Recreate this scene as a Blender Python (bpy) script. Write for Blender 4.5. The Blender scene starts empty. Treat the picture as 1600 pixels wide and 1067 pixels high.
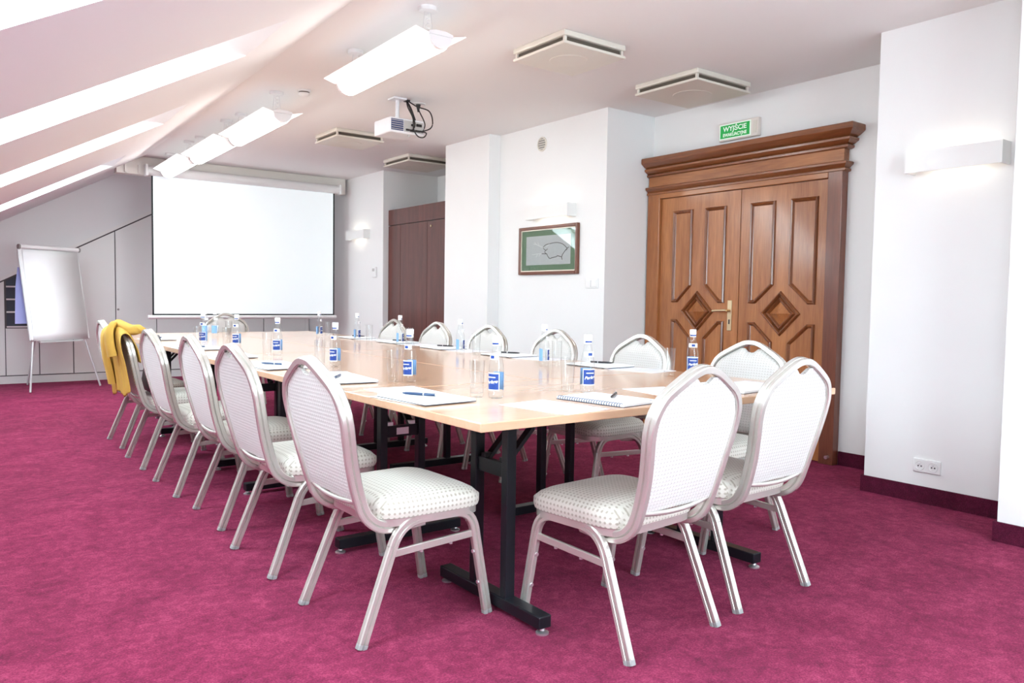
import bpy, math, random
from mathutils import Vector, Matrix
random.seed(7)
S = bpy.context.scene
COL = S.collection
PI = math.pi
R = math.radians

# ------------------------------------------------------------------ camera
H = 1.09
FPX = 1228.45
yaw, pit, rol = R(36.873), R(-3.0854), R(-0.85784)
fw = Vector((math.sin(yaw) * math.cos(pit), math.cos(yaw) * math.cos(pit), math.sin(pit)))
rt = Vector((math.cos(yaw), -math.sin(yaw), 0))
dn = fw.cross(rt)
r2 = rt * math.cos(rol) + dn * math.sin(rol)
d2 = -rt * math.sin(rol) + dn * math.cos(rol)
cam = bpy.data.cameras.new('camera')
cam.sensor_fit = 'HORIZONTAL'
cam.sensor_width = 36.0
cam.lens = FPX / 1600 * 36.0
cam.clip_start = 0.05
camo = bpy.data.objects.new('camera', cam)
COL.objects.link(camo)
mw = Matrix((r2, -d2, -fw)).transposed().to_4x4()
mw.translation = (0, 0, H)
camo.matrix_world = mw
S.camera = camo

# ------------------------------------------------------------------ world, exposure
W = bpy.data.worlds.new('overcast_sky')
S.world = W
W.use_nodes = True
bg = W.node_tree.nodes['Background']
bg.inputs[0].default_value = (0.79, 0.94, 1.0, 1)
bg.inputs[1].default_value = 10.5
S.view_settings.view_transform = 'Standard'
S.view_settings.look = 'None'
S.view_settings.gamma = 1.0
S.view_settings.use_curve_mapping = False
S.view_settings.exposure = 0.93


def portal(name, loc, rot, sx, sy):
    l = bpy.data.lights.new(name, 'AREA')
    l.shape = 'RECTANGLE'
    l.size, l.size_y = sx, sy
    l.cycles.is_portal = True
    o = bpy.data.objects.new(name, l)
    COL.objects.link(o)
    o.location = loc
    o.rotation_euler = rot
    return o


# ------------------------------------------------------------------ materials
MATS = {}


def nodes(name):
    m = bpy.data.materials.new(name)
    m.use_nodes = True
    nt = m.node_tree
    return m, nt, nt.nodes['Principled BSDF']


def N(nt, t, **kw):
    n = nt.nodes.new(t)
    for k, v in kw.items():
        if k == 'inp':
            for i, x in v.items():
                n.inputs[i].default_value = x
        else:
            setattr(n, k, v)
    return n


def plain(name, col, rough=0.5, metal=0.0, noise=0.0, scale=30.0, bump=0.0, emit=None, estr=0.0, spec=None):
    m, nt, b = nodes(name)
    b.inputs['Base Color'].default_value = (*col, 1)
    b.inputs['Roughness'].default_value = rough
    b.inputs['Metallic'].default_value = metal
    if spec is not None:
        b.inputs['Specular IOR Level'].default_value = spec
    if emit:
        b.inputs['Emission Color'].default_value = (*emit, 1)
        b.inputs['Emission Strength'].default_value = estr
    if noise or bump:
        tc = N(nt, 'ShaderNodeTexCoord')
        nz = N(nt, 'ShaderNodeTexNoise', inp={'Scale': scale, 'Detail': 4.0})
        nt.links.new(tc.outputs['Object'], nz.inputs['Vector'])
        if noise:
            mx = N(nt, 'ShaderNodeMix', data_type='RGBA')
            mx.inputs[6].default_value = (*[c * (1 - noise) for c in col], 1)
            mx.inputs[7].default_value = (*[min(1, c * (1 + noise)) for c in col], 1)
            nt.links.new(nz.outputs['Fac'], mx.inputs[0])
            nt.links.new(mx.outputs[2], b.inputs['Base Color'])
        if bump:
            bp = N(nt, 'ShaderNodeBump', inp={'Strength': bump, 'Distance': 0.01})
            nt.links.new(nz.outputs['Fac'], bp.inputs['Height'])
            nt.links.new(bp.outputs[0], b.inputs['Normal'])
    MATS[name] = m
    return m


def wood(name, c1, c2, rough, axis='Z', scale=6.0, coat=0.0):
    m, nt, b = nodes(name)
    tc = N(nt, 'ShaderNodeTexCoord')
    mp = N(nt, 'ShaderNodeMapping')
    sc = {'X': (0.12, 1.6, 1.6), 'Y': (1.6, 0.12, 1.6), 'Z': (1.6, 1.6, 0.12)}[axis]
    mp.inputs['Scale'].default_value = sc
    nt.links.new(tc.outputs['Object'], mp.inputs['Vector'])
    nz = N(nt, 'ShaderNodeTexNoise', inp={'Scale': scale, 'Detail': 8.0, 'Roughness': 0.65, 'Distortion': 0.6})
    nt.links.new(mp.outputs[0], nz.inputs['Vector'])
    n2 = N(nt, 'ShaderNodeTexNoise', inp={'Scale': scale * 14, 'Detail': 3.0})
    nt.links.new(mp.outputs[0], n2.inputs['Vector'])
    ad = N(nt, 'ShaderNodeMath', operation='MULTIPLY_ADD')
    ad.inputs[1].default_value = 0.35
    nt.links.new(n2.outputs['Fac'], ad.inputs[0])
    nt.links.new(nz.outputs['Fac'], ad.inputs[2])
    cr = N(nt, 'ShaderNodeValToRGB')
    cr.color_ramp.elements[0].position = 0.42
    cr.color_ramp.elements[0].color = (*c1, 1)
    cr.color_ramp.elements[1].position = 0.92
    cr.color_ramp.elements[1].color = (*c2, 1)
    nt.links.new(ad.outputs[0], cr.inputs['Fac'])
    nt.links.new(cr.outputs['Color'], b.inputs['Base Color'])
    b.inputs['Roughness'].default_value = rough
    b.inputs['Coat Weight'].default_value = coat
    b.inputs['Coat Roughness'].default_value = 0.12
    MATS[name] = m
    return m


def carpet(name, ca, cb, cc):
    m, nt, b = nodes(name)
    tc = N(nt, 'ShaderNodeTexCoord')
    n1 = N(nt, 'ShaderNodeTexNoise', inp={'Scale': 150.0, 'Detail': 3.0, 'Roughness': 0.75})
    n2 = N(nt, 'ShaderNodeTexNoise', inp={'Scale': 26.0, 'Detail': 5.0, 'Roughness': 0.7, 'Distortion': 0.5})
    n3 = N(nt, 'ShaderNodeTexNoise', inp={'Scale': 4.5, 'Detail': 6.0, 'Roughness': 0.65, 'Distortion': 0.3})
    for n_ in (n1, n2, n3):
        nt.links.new(tc.outputs['Object'], n_.inputs['Vector'])
    cr = N(nt, 'ShaderNodeValToRGB')
    cr.color_ramp.elements[0].position = 0.33
    cr.color_ramp.elements[0].color = (*ca, 1)
    cr.color_ramp.elements[1].position = 0.67
    cr.color_ramp.elements[1].color = (*cc, 1)
    e = cr.color_ramp.elements.new(0.5)
    e.color = (*cb, 1)
    prev = None
    for n_, w_ in ((n1, 0.42), (n2, 0.33), (n3, 0.25)):
        mx = N(nt, 'ShaderNodeMath', operation='MULTIPLY_ADD')
        mx.inputs[1].default_value = w_
        mx.inputs[2].default_value = 0.0
        nt.links.new(n_.outputs['Fac'], mx.inputs[0])
        if prev:
            nt.links.new(prev.outputs[0], mx.inputs[2])
        prev = mx
    nt.links.new(mx.outputs[0], cr.inputs['Fac'])
    nt.links.new(cr.outputs['Color'], b.inputs['Base Color'])
    b.inputs['Roughness'].default_value = 0.95
    b.inputs['Specular IOR Level'].default_value = 0.1
    b.inputs['Sheen Weight'].default_value = 0.08
    b.inputs['Sheen Tint'].default_value = (1.0, 0.55, 0.7, 1)
    bp = N(nt, 'ShaderNodeBump', inp={'Strength': 0.9, 'Distance': 0.012})
    nt.links.new(n1.outputs['Fac'], bp.inputs['Height'])
    nt.links.new(bp.outputs[0], b.inputs['Normal'])
    MATS[name] = m
    return m


def fabric(name, base, dot, k, lo=0.35, hi=0.6):
    """woven cream cloth with a diamond lattice of small dots"""
    m, nt, b = nodes(name)
    tc = N(nt, 'ShaderNodeTexCoord')
    sp = N(nt, 'ShaderNodeSeparateXYZ')
    nt.links.new(tc.outputs['Object'], sp.inputs[0])
    sn = N(nt, 'ShaderNodeSeparateXYZ')
    nt.links.new(tc.outputs['Normal'], sn.inputs[0])

    def M(op, a, c=None):
        n = N(nt, 'ShaderNodeMath', operation=op)
        for i, x in enumerate((a, c)):
            if x is None:
                continue
            if isinstance(x, (int, float)):
                n.inputs[i].default_value = x
            else:
                nt.links.new(x, n.inputs[i])
        return n.outputs[0]
    side = M('GREATER_THAN', M('ABSOLUTE', sn.outputs['Y']), 0.6)
    mu = N(nt, 'ShaderNodeMix', data_type='FLOAT')
    nt.links.new(side, mu.inputs[0])
    nt.links.new(sp.outputs['Y'], mu.inputs[2])
    nt.links.new(sp.outputs['X'], mu.inputs[3])
    mv = N(nt, 'ShaderNodeMix', data_type='FLOAT')
    nt.links.new(side, mv.inputs[0])
    nt.links.new(M('SUBTRACT', sp.outputs['Z'], sp.outputs['X']), mv.inputs[2])
    nt.links.new(sp.outputs['Z'], mv.inputs[3])
    a = M('SINE', M('MULTIPLY', M('ADD', mu.outputs[0], mv.outputs[0]), k))
    c = M('SINE', M('MULTIPLY', M('SUBTRACT', mu.outputs[0], mv.outputs[0]), k))
    p = M('MULTIPLY', a, c)
    mr = N(nt, 'ShaderNodeMapRange', inp={'From Min': lo, 'From Max': hi})
    nt.links.new(p, mr.inputs['Value'])
    mx = N(nt, 'ShaderNodeMix', data_type='RGBA')
    mx.inputs[6].default_value = (*base, 1)
    mx.inputs[7].default_value = (*dot, 1)
    nt.links.new(mr.outputs[0], mx.inputs[0])
    nt.links.new(mx.outputs[2], b.inputs['Base Color'])
    b.inputs['Roughness'].default_value = 0.62
    b.inputs['Sheen Weight'].default_value = 0.3
    bp = N(nt, 'ShaderNodeBump', inp={'Strength': 0.25, 'Distance': 0.002})
    nt.links.new(p, bp.inputs['Height'])
    nt.links.new(bp.outputs[0], b.inputs['Normal'])
    MATS[name] = m
    return m


def thin_glass(name, tint=(0.97, 0.985, 1.0), refl=1.0, ior=1.45, rough=0.02, dark=0.0):
    m = bpy.data.materials.new(name)
    m.use_nodes = True
    nt = m.node_tree
    nt.nodes.remove(nt.nodes['Principled BSDF'])
    out = nt.nodes['Material Output']
    tr = N(nt, 'ShaderNodeBsdfTransparent')
    tr.inputs[0].default_value = (*tint, 1)
    gl = N(nt, 'ShaderNodeBsdfGlossy')
    gl.inputs['Roughness'].default_value = rough
    lw = N(nt, 'ShaderNodeLayerWeight', inp={'Blend': 0.5})
    pw = N(nt, 'ShaderNodeMath', operation='POWER')
    pw.inputs[1].default_value = 4.0
    nt.links.new(lw.outputs['Facing'], pw.inputs[0])
    mu = N(nt, 'ShaderNodeMath', operation='MULTIPLY_ADD', use_clamp=True)
    mu.inputs[1].default_value = 0.8 * refl
    mu.inputs[2].default_value = 0.045 * refl
    nt.links.new(pw.outputs[0], mu.inputs[0])
    mx = N(nt, 'ShaderNodeMixShader')
    nt.links.new(mu.outputs[0], mx.inputs[0])
    nt.links.new(tr.outputs[0], mx.inputs[1])
    nt.links.new(gl.outputs[0], mx.inputs[2])
    nt.links.new(mx.outputs[0], out.inputs['Surface'])
    MATS[name] = m
    return m


plain('wall_white', (0.86, 0.86, 0.85), 0.85, noise=0.012, scale=4)
plain('ceiling_white', (0.88, 0.87, 0.86), 0.9)
plain('slope_white', (0.87, 0.86, 0.86), 0.9)
plain('reveal_white', (0.90, 0.90, 0.90), 0.7)
plain('cupboard_white', (0.87, 0.86, 0.83), 0.5)
plain('plinth_white', (0.82, 0.82, 0.80), 0.5)
plain('shelf_dark', (0.05, 0.06, 0.08), 0.6)
plain('gap_shade', (0.10, 0.09, 0.09), 0.8)  # near-black colour stands in for shade in the door gaps
carpet('carpet', (0.075, 0.005, 0.026), (0.275, 0.021, 0.078), (0.60, 0.085, 0.195))
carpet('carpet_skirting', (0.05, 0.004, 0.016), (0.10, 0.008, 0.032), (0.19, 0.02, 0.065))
wood('door_wood', (0.24, 0.070, 0.019), (0.54, 0.22, 0.075), 0.34, 'Z', 5.0, coat=0.35)
wood('door_wood_across', (0.21, 0.062, 0.018), (0.50, 0.20, 0.067), 0.34, 'Y', 5.0, coat=0.35)
wood('door_moulding', (0.10, 0.026, 0.008), (0.30, 0.10, 0.030), 0.30, 'Z', 6.0, coat=0.4)
wood('door_moulding_across', (0.12, 0.031, 0.010), (0.34, 0.12, 0.038), 0.30, 'Y', 6.0, coat=0.4)
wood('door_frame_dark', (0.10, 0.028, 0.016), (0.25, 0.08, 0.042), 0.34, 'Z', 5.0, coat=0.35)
wood('wardrobe_wood', (0.050, 0.011, 0.008), (0.16, 0.040, 0.028), 0.34, 'Z', 7.0, coat=0.12)
wood('beech', (0.63, 0.36, 0.21), (0.70, 0.45, 0.29), 0.22, 'X', 4.0, coat=0.5)
wood('beech_edge', (0.60, 0.40, 0.25), (0.70, 0.50, 0.34), 0.4, 'X', 4.0)
plain('black_steel', (0.009, 0.010, 0.014), 0.32, spec=0.3)
plain('zinc', (0.75, 0.76, 0.78), 0.3, metal=0.9)
plain('champagne_metal', (0.66, 0.64, 0.59), 0.24, metal=0.62)
fabric('seat_fabric', (0.68, 0.65, 0.58), (0.42, 0.38, 0.31), 195.0, 0.25, 0.70)
fabric('back_fabric', (0.61, 0.595, 0.57), (0.42, 0.39, 0.35), 205.0, 0.55, 0.9)
plain('white_plastic', (0.85, 0.85, 0.84), 0.35)
plain('cream_plastic', (0.72, 0.68, 0.60), 0.4)
plain('grille_dark', (0.10, 0.08, 0.06), 0.7)
plain('lamp_metal', (0.82, 0.80, 0.80), 0.4)
plain('lamp_glow', (0.9, 0.9, 0.9), 0.5, emit=(1.0, 0.97, 0.92), estr=8.0)
plain('wing_glow', (0.9, 0.9, 0.9), 0.5, emit=(1.0, 0.97, 0.94), estr=0.45)
plain('sconce_glow', (0.9, 0.9, 0.9), 0.5, emit=(1.0, 0.88, 0.72), estr=4.5)
plain('plaster', (0.86, 0.86, 0.84), 0.6)
plain('screen_cloth_glow', (0.86, 0.89, 0.90), 0.8, emit=(0.80, 0.97, 1.0), estr=0.16)  # faint emission stands in for the projector's light on the cloth
plain('screen_black', (0.01, 0.012, 0.015), 0.7)
plain('screen_case', (0.80, 0.80, 0.79), 0.45)
plain('beam_beige', (0.74, 0.71, 0.66), 0.5)
plain('paper', (0.88, 0.89, 0.90), 0.7)
plain('paper_tinted', (0.78, 0.80, 0.86), 0.7, noise=0.10, scale=60)
plain('notebook_cover', (0.05, 0.05, 0.07), 0.5)
plain('spiral_wire', (0.05, 0.10, 0.22), 0.4)
plain('pen_navy', (0.02, 0.05, 0.12), 0.3)
plain('pen_black', (0.015, 0.015, 0.02), 0.3)
plain('label_blue', (0.010, 0.050, 0.27), 0.4)
plain('label_white', (0.88, 0.89, 0.90), 0.45)
plain('label_pale', (0.20, 0.40, 0.70), 0.4)
plain('cap_white', (0.88, 0.88, 0.88), 0.35)
thin_glass('bottle_glass', (0.965, 0.98, 0.985), 1.0, 1.5)
thin_glass('tumbler_glass', (0.985, 0.99, 0.99), 0.9, 1.4)
thin_glass('picture_glass', (0.96, 0.98, 0.97), 1.6, 1.5)
thin_glass('window_glass', (0.97, 0.98, 0.99), 0.6, 1.4)
plain('sign_green', (0.005, 0.42, 0.07), 0.4, emit=(0.01, 0.55, 0.10), estr=0.05)
plain('sign_white', (0.80, 0.95, 0.84), 0.4, emit=(0.8, 1.0, 0.85), estr=0.08)
plain('sign_case', (0.78, 0.72, 0.66), 0.3)
plain('brass', (0.72, 0.58, 0.36), 0.3, metal=0.9)
plain('frame_brown', (0.16, 0.055, 0.030), 0.3)
plain('frame_cream', (0.80, 0.74, 0.62), 0.4)
plain('mat_green', (0.14, 0.25, 0.15), 0.7)
plain('print_grey', (0.60, 0.61, 0.63), 0.8, noise=0.12, scale=90)
plain('ink', (0.05, 0.045, 0.04), 0.8)
plain('chalk', (0.80, 0.80, 0.80), 0.8)
plain('black_rubber', (0.015, 0.012, 0.012), 0.5)
plain('projector_white', (0.80, 0.80, 0.82), 0.4)
plain('projector_grey', (0.50, 0.48, 0.46), 0.5)
plain('vent_blue', (0.03, 0.05, 0.16), 0.5)
plain('jacket_yellow', (0.60, 0.37, 0.065), 0.85, noise=0.10, scale=14, bump=0.15)
plain('bag_black', (0.018, 0.018, 0.020), 0.4, bump=0.1, scale=60)
plain('flip_grey', (0.62, 0.62, 0.62), 0.4, metal=0.4)
plain('flip_white', (0.86, 0.85, 0.84), 0.6, noise=0.02, scale=5)
plain('sheet_lilac', (0.34, 0.34, 0.62), 0.8)
plain('outlet_hole', (0.04, 0.04, 0.045), 0.6)
plain('cap_grey', (0.30, 0.30, 0.30), 0.5)
plain('hole_grey', (0.30, 0.28, 0.26), 0.6)


# ------------------------------------------------------------------ mesh builder
class MB:
    def __init__(s):
        s.v = []
        s.f = []

    def quad(s, *p):
        i = len(s.v)
        s.v += [tuple(q) for q in p]
        s.f.append(tuple(range(i, i + len(p))))
        return s

    def box(s, x0, x1, y0, y1, z0, z1):
        i = len(s.v)
        s.v += [(x, y, z) for z in (z0, z1) for y in (y0, y1) for x in (x0, x1)]
        for q in ((0, 2, 3, 1), (4, 5, 7, 6), (0, 1, 5, 4), (2, 6, 7, 3), (0, 4, 6, 2), (1, 3, 7, 5)):
            s.f.append(tuple(i + k for k in q))
        return s

    def bar(s, a, b, w, h, up=(0, 0, 1)):
        """rectangular bar from a to b, w across, h along up"""
        a, b = Vector(a), Vector(b)
        t = (b - a).normalized()
        u = Vector(up)
        u = (u - t * u.dot(t)).normalized()
        c = t.cross(u)
        i = len(s.v)
        for p in (a, b):
            for e, g in ((-1, -1), (1, -1), (1, 1), (-1, 1)):
                s.v.append(tuple(p + c * (e * w / 2) + u * (g * h / 2)))
        for q in ((3, 2, 1, 0), (4, 5, 6, 7), (0, 1, 5, 4), (1, 2, 6, 5), (2, 3, 7, 6), (3, 0, 4, 7)):
            s.f.append(tuple(i + k for k in q))
        return s

    def prism(s, poly, off):
        """closed polygon (3d points) extruded along off"""
        n = len(poly)
        i = len(s.v)
        o = Vector(off)
        s.v += [tuple(p) for p in poly] + [tuple(Vector(p) + o) for p in poly]
        s.f.append(tuple(range(i + n - 1, i - 1, -1)))
        s.f.append(tuple(range(i + n, i + 2 * n)))
        for k in range(n):
            j = (k + 1) % n
            s.f.append((i + k, i + j, i + n + j, i + n + k))
        return s

    def lathe(s, prof, n=20, c=(0, 0, 0), axis='Z', cap=True):
        i = len(s.v)
        m = len(prof)
        for r, z in prof:
            for k in range(n):
                a = 2 * PI * k / n
                p = (r * math.cos(a), r * math.sin(a), z)
                if axis == 'X':
                    p = (p[2], p[0], p[1])
                elif axis == 'Y':
                    p = (p[1], p[2], p[0])
                s.v.append((p[0] + c[0], p[1] + c[1], p[2] + c[2]))
        for j in range(m - 1):
            for k in range(n):
                l = (k + 1) % n
                s.f.append((i + j * n + k, i + j * n + l, i + (j + 1) * n + l, i + (j + 1) * n + k))
        if cap and prof[0][0] > 1e-5:
            s.f.append(tuple(i + k for k in range(n - 1, -1, -1)))
        if cap and prof[-1][0] > 1e-5:
            s.f.append(tuple(i + (m - 1) * n + k for k in range(n)))
        return s

    def sweep(s, prof, path, refs, closed=False):
        """profile points (a,b): a along t x n, b along n (n from refs)"""
        n = len(path)
        m = len(prof)
        i = len(s.v)
        for k in range(n):
            p = Vector(path[k])
            if closed:
                t = Vector(path[(k + 1) % n]) - Vector(path[k - 1])
            else:
                t = Vector(path[min(k + 1, n - 1)]) - Vector(path[max(k - 1, 0)])
            t.normalize()
            nr = Vector(refs[k] if isinstance(refs, list) else refs)
            nr = (nr - t * nr.dot(t)).normalized()
            q = t.cross(nr)
            for a, b in prof:
                s.v.append(tuple(p + q * a + nr * b))
        for k in range(n if closed else n - 1):
            for j in range(m):
                l = (j + 1) % m
                k2 = (k + 1) % n
                s.f.append((i + k * m + j, i + k * m + l, i + k2 * m + l, i + k2 * m + j))
        if not closed:
            s.f.append(tuple(i + j for j in range(m - 1, -1, -1)))
            s.f.append(tuple(i + (n - 1) * m + j for j in range(m)))
        return s

    def tube(s, path, r, n=8):
        pts = [Vector(p) for p in path]
        t = (pts[-1] - pts[0])
        ref = Vector((0.31, 0.17, 0.93)) if abs(t.normalized().z) < 0.9 else Vector((1, 0.13, 0))
        prof = [(r * math.cos(2 * PI * k / n), r * math.sin(2 * PI * k / n)) for k in range(n)]
        return s.sweep(prof, pts, ref)

    def mesh(s, name, smooth=None):
        me = bpy.data.meshes.new(name)
        me.from_pydata(s.v, [], s.f)
        me.validate()
        import bmesh
        bm = bmesh.new()
        bm.from_mesh(me)
        bmesh.ops.recalc_face_normals(bm, faces=bm.faces)
        bm.to_mesh(me)
        bm.free()
        if smooth:
            for p in me.polygons:
                p.use_smooth = True
            me.set_sharp_from_angle(angle=R(smooth))
        return me

    def build(s, name, mat, parent=None, smooth=None, bevel=0.0, loc=None):
        o = bpy.data.objects.new(name, s.mesh(name, smooth))
        o.data.materials.append(MATS[mat])
        COL.objects.link(o)
        o.parent = parent
        if loc:
            o.location = loc
        if bevel:
            b = o.modifiers.new('bevel', 'BEVEL')
            b.width = bevel
            b.segments = 2
            b.limit_method = 'ANGLE'
        return o


def tag(o, label=None, cat=None, group=None, kind=None):
    if label:
        o['label'] = label
    if cat:
        o['category'] = cat
    if group:
        o['group'] = group
    if kind:
        o['kind'] = kind
    return o


def struct(name, mb, mat, parent=None, **kw):
    o = mb.build(name, mat, parent, **kw)
    if parent is None:
        o['kind'] = 'structure'
    return o


def thing(name, label, cat, loc=(0, 0, 0), rz=0.0, group=None):
    o = bpy.data.objects.new(name, None)
    o.empty_display_size = 0.1
    COL.objects.link(o)
    o.location = loc
    o.rotation_euler = (0, 0, rz)
    return tag(o, label, cat, group)


def copy_tree(o, parent=None):
    c = o.copy()
    COL.objects.link(c)
    c.parent = parent
    for ch in KIDS.get(o.name, []):
        copy_tree(ch, c)
    return c


KIDS = {}


def index_kids(root):
    KIDS[root.name] = [c for c in bpy.data.objects if c.parent == root]
    for c in KIDS[root.name]:
        index_kids(c)


def catmull(pts, n=4):
    P = [Vector(p) for p in pts]
    P = [P[0] * 2 - P[1]] + P + [P[-1] * 2 - P[-2]]
    out = []
    for i in range(1, len(P) - 2):
        for k in range(n):
            t = k / n
            a, b, c, d = P[i - 1], P[i], P[i + 1], P[i + 2]
            out.append(0.5 * ((2 * b) + (c - a) * t + (2 * a - 5 * b + 4 * c - d) * t * t + (3 * b - a - 3 * c + d) * t ** 3))
    out.append(P[-2])
    return out


def interp(tab, x):
    if x <= tab[0][0]:
        return tab[0][1]
    for (a, b), (c, d) in zip(tab, tab[1:]):
        if x <= c:
            return b + (d - b) * (x - a) / (c - a)
    return tab[-1][1]


def text_mesh(txt, size, extrude=0.0, shear=0.0, bold=0.0, spacing=1.0):
    cu = bpy.data.curves.new('t', 'FONT')
    cu.body = txt
    cu.size = size
    cu.align_x = 'CENTER'
    cu.align_y = 'CENTER'
    cu.extrude = extrude
    cu.shear = shear
    cu.offset = bold
    cu.space_character = spacing
    cu.resolution_u = 3
    o = bpy.data.objects.new('t', cu)
    COL.objects.link(o)
    dg = bpy.context.evaluated_depsgraph_get()
    me = bpy.data.meshes.new_from_object(o.evaluated_get(dg))
    bpy.data.objects.remove(o)
    bpy.data.curves.remove(cu)
    return me


# ------------------------------------------------------------------ room shell
ZC = 2.634
Y0, Y1 = -1.8, 11.0
TS = 0.55                                   # slope of the roof side


def seam(y):
    return 1.70 + 0.0336 * y


def zs(x, y):
    return ZC + TS * (x - seam(y))


XL = -1.0
struct('floor', MB().box(XL - 0.2, 5.8, Y0 - 0.2, Y1 + 0.2, -0.1, 0), 'carpet')
mb = MB()
mb.prism([(seam(Y0 - .2), Y0 - .2, ZC), (5.8, Y0 - .2, ZC), (5.8, Y1 + .2, ZC), (seam(Y1 + .2), Y1 + .2, ZC)], (0, 0, 0.15))
struct('ceiling', mb, 'ceiling_white')

for xf, ya, yb in ((3.98, Y0 - .2, 1.525), (4.40, 1.525, 2.406), (4.962, 2.406, 4.66), (4.42, 4.66, 6.12), (4.29, 6.12, 6.89), (5.30, 6.89, 8.70), (4.53, 8.70, Y1 + .2)):
    struct('wall_right', MB().box(xf, 5.8, ya, yb, 0, ZC), 'wall_white')
struct('wall_back', MB().box(XL - .2, 4.53, Y1, Y1 + .2, 0, ZC), 'wall_white')
struct('wall_left', MB().box(XL - .2, XL, Y0 - .2, Y1 + .2, 0, 1.4), 'wall_white')

# front wall behind the camera, with a wide window
WX0, WX1, WZ0, WZ1 = 0.9, 3.2, 0.60, 2.20
mb = MB()
mb.box(XL - .2, WX0, Y0 - .2, Y0, 0, ZC)
mb.box(WX1, 3.98, Y0 - .2, Y0, 0, ZC)
mb.box(WX0, WX1, Y0 - .2, Y0, 0, WZ0)
mb.box(WX0, WX1, Y0 - .2, Y0, WZ1, ZC)
struct('wall_front', mb, 'wall_white')
w5 = struct('window_6', MB().box(WX0, WX1, Y0 - .16, Y0 - .10, WZ0, WZ0 + .07).box(WX0, WX1, Y0 - .16, Y0 - .10, WZ1 - .07, WZ1)
            .box(WX0, WX0 + .07, Y0 - .16, Y0 - .10, WZ0, WZ1).box(WX1 - .07, WX1, Y0 - .16, Y0 - .10, WZ0, WZ1)
              .box(1.81, 1.89, Y0 - .16, Y0 - .10, WZ0, WZ1), 'white_plastic')
for a, b in ((WX0 + .07, 1.81), (1.89, WX1 - .07)):
    MB().box(a, b, Y0 - .135, Y0 - .13, WZ0 + .07, WZ1 - .07).build('pane', 'window_glass', w5)
portal('window_light_portal', ((WX0 + WX1) / 2, Y0 - .21, (WZ0 + WZ1) / 2), (R(90), 0, 0), WX1 - WX0, WZ1 - WZ0)

# sloping roof side with four roof windows and a fifth, unseen, added for light
SKY = [(-0.60, 0.20), (1.62, 2.40), (3.77, 4.50), (5.88, 6.70), (8.42, 9.27)]  # first entry: unseen skylight behind the camera, added to brighten the left side
ct = 1 / math.sqrt(1 + TS * TS)
NRM = Vector((-TS * ct, 0, ct))             # outward (up) normal of the slope
DEP = 0.24


def sp(x_off, y, d=0.0):
    """point on the slope, x_off metres (plan) left of the seam, d along the outward normal"""
    x = seam(y) - x_off
    return Vector((x, y, zs(x, y))) + NRM * d


T0, T1 = 0.37, 2.30                         # plan offsets of the opening's top and bottom edges
ys = [Y0 - .2] + [v for s in SKY for v in s] + [Y1 + .2]
mb = MB()
for i in range(len(ys) - 1):
    a, b = ys[i], ys[i + 1]
    ea, eb = seam(a) - XL + .2, seam(b) - XL + .2
    if i % 2 == 0:
        strips = [(0, 0, ea, eb)]
    else:
        strips = [(0, 0, T0, T0), (T1, T1, ea, eb)]
    for t0a, t0b, t1a, t1b in strips:
        mb.quad(sp(t0a, a), sp(t0b, b), sp(t1b, b), sp(t1a, a))
struct('ceiling_slope', mb, 'slope_white')
for i, (a, b) in enumerate(SKY):
    m = MB()
    c = [sp(T0, a), sp(T0, b), sp(T1, b), sp(T1, a)]
    # the top reveal runs level and the bottom reveal plumb out to the glass
    lev = Vector((-1, 0, 0)) * (DEP / -NRM.x)
    plb = Vector((0, 0, 1)) * (DEP / NRM.z)
    d = [c[0] + lev, c[1] + lev, c[2] + plb, c[3] + plb]
    for k in range(4):
        j = (k + 1) % 4
        m.quad(c[k], c[j], d[j], d[k])
    w = struct('window_%d' % (i + 1), m, 'reveal_white')
    fr = MB()
    cen = (d[0] + d[1] + d[2] + d[3]) / 4
    for k in range(4):
        j = (k + 1) % 4
        fr.bar(d[k], d[j], 0.10, 0.05, up=NRM)
    fr.build('window_frame', 'white_plastic', w)
    MB().quad(*[p + (cen - p) * 0.03 for p in d]).build('pane', 'window_glass', w)
    ctr = cen + NRM * 0.06
    portal('skylight_portal', ctr, (0, -math.atan(TS), 0), (d[0] - d[3]).length, b - a)

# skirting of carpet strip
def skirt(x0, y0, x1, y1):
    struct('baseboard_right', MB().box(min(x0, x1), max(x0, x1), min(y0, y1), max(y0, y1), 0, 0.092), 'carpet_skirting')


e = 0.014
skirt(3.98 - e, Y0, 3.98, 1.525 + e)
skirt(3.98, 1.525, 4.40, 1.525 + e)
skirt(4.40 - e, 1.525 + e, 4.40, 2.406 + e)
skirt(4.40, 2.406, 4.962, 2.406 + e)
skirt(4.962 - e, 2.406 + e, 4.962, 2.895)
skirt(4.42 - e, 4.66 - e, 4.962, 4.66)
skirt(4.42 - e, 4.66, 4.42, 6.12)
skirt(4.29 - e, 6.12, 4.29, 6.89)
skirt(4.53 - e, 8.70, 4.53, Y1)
struct('baseboard_back', MB().box(XL, 4.51, Y1 - 0.035, Y1, 0, 0.088), 'plinth_white')

# ------------------------------------------------------------------ built-in cupboards on the back wall
cup = thing('built_in_cupboard', 'white fitted cupboard wall with slanted top edge behind the projection screen', 'cupboard', (0, Y1, 0))


def diag(x):
    return min(1.665 + 0.55 * (x - 1.569), 2.45)


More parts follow.
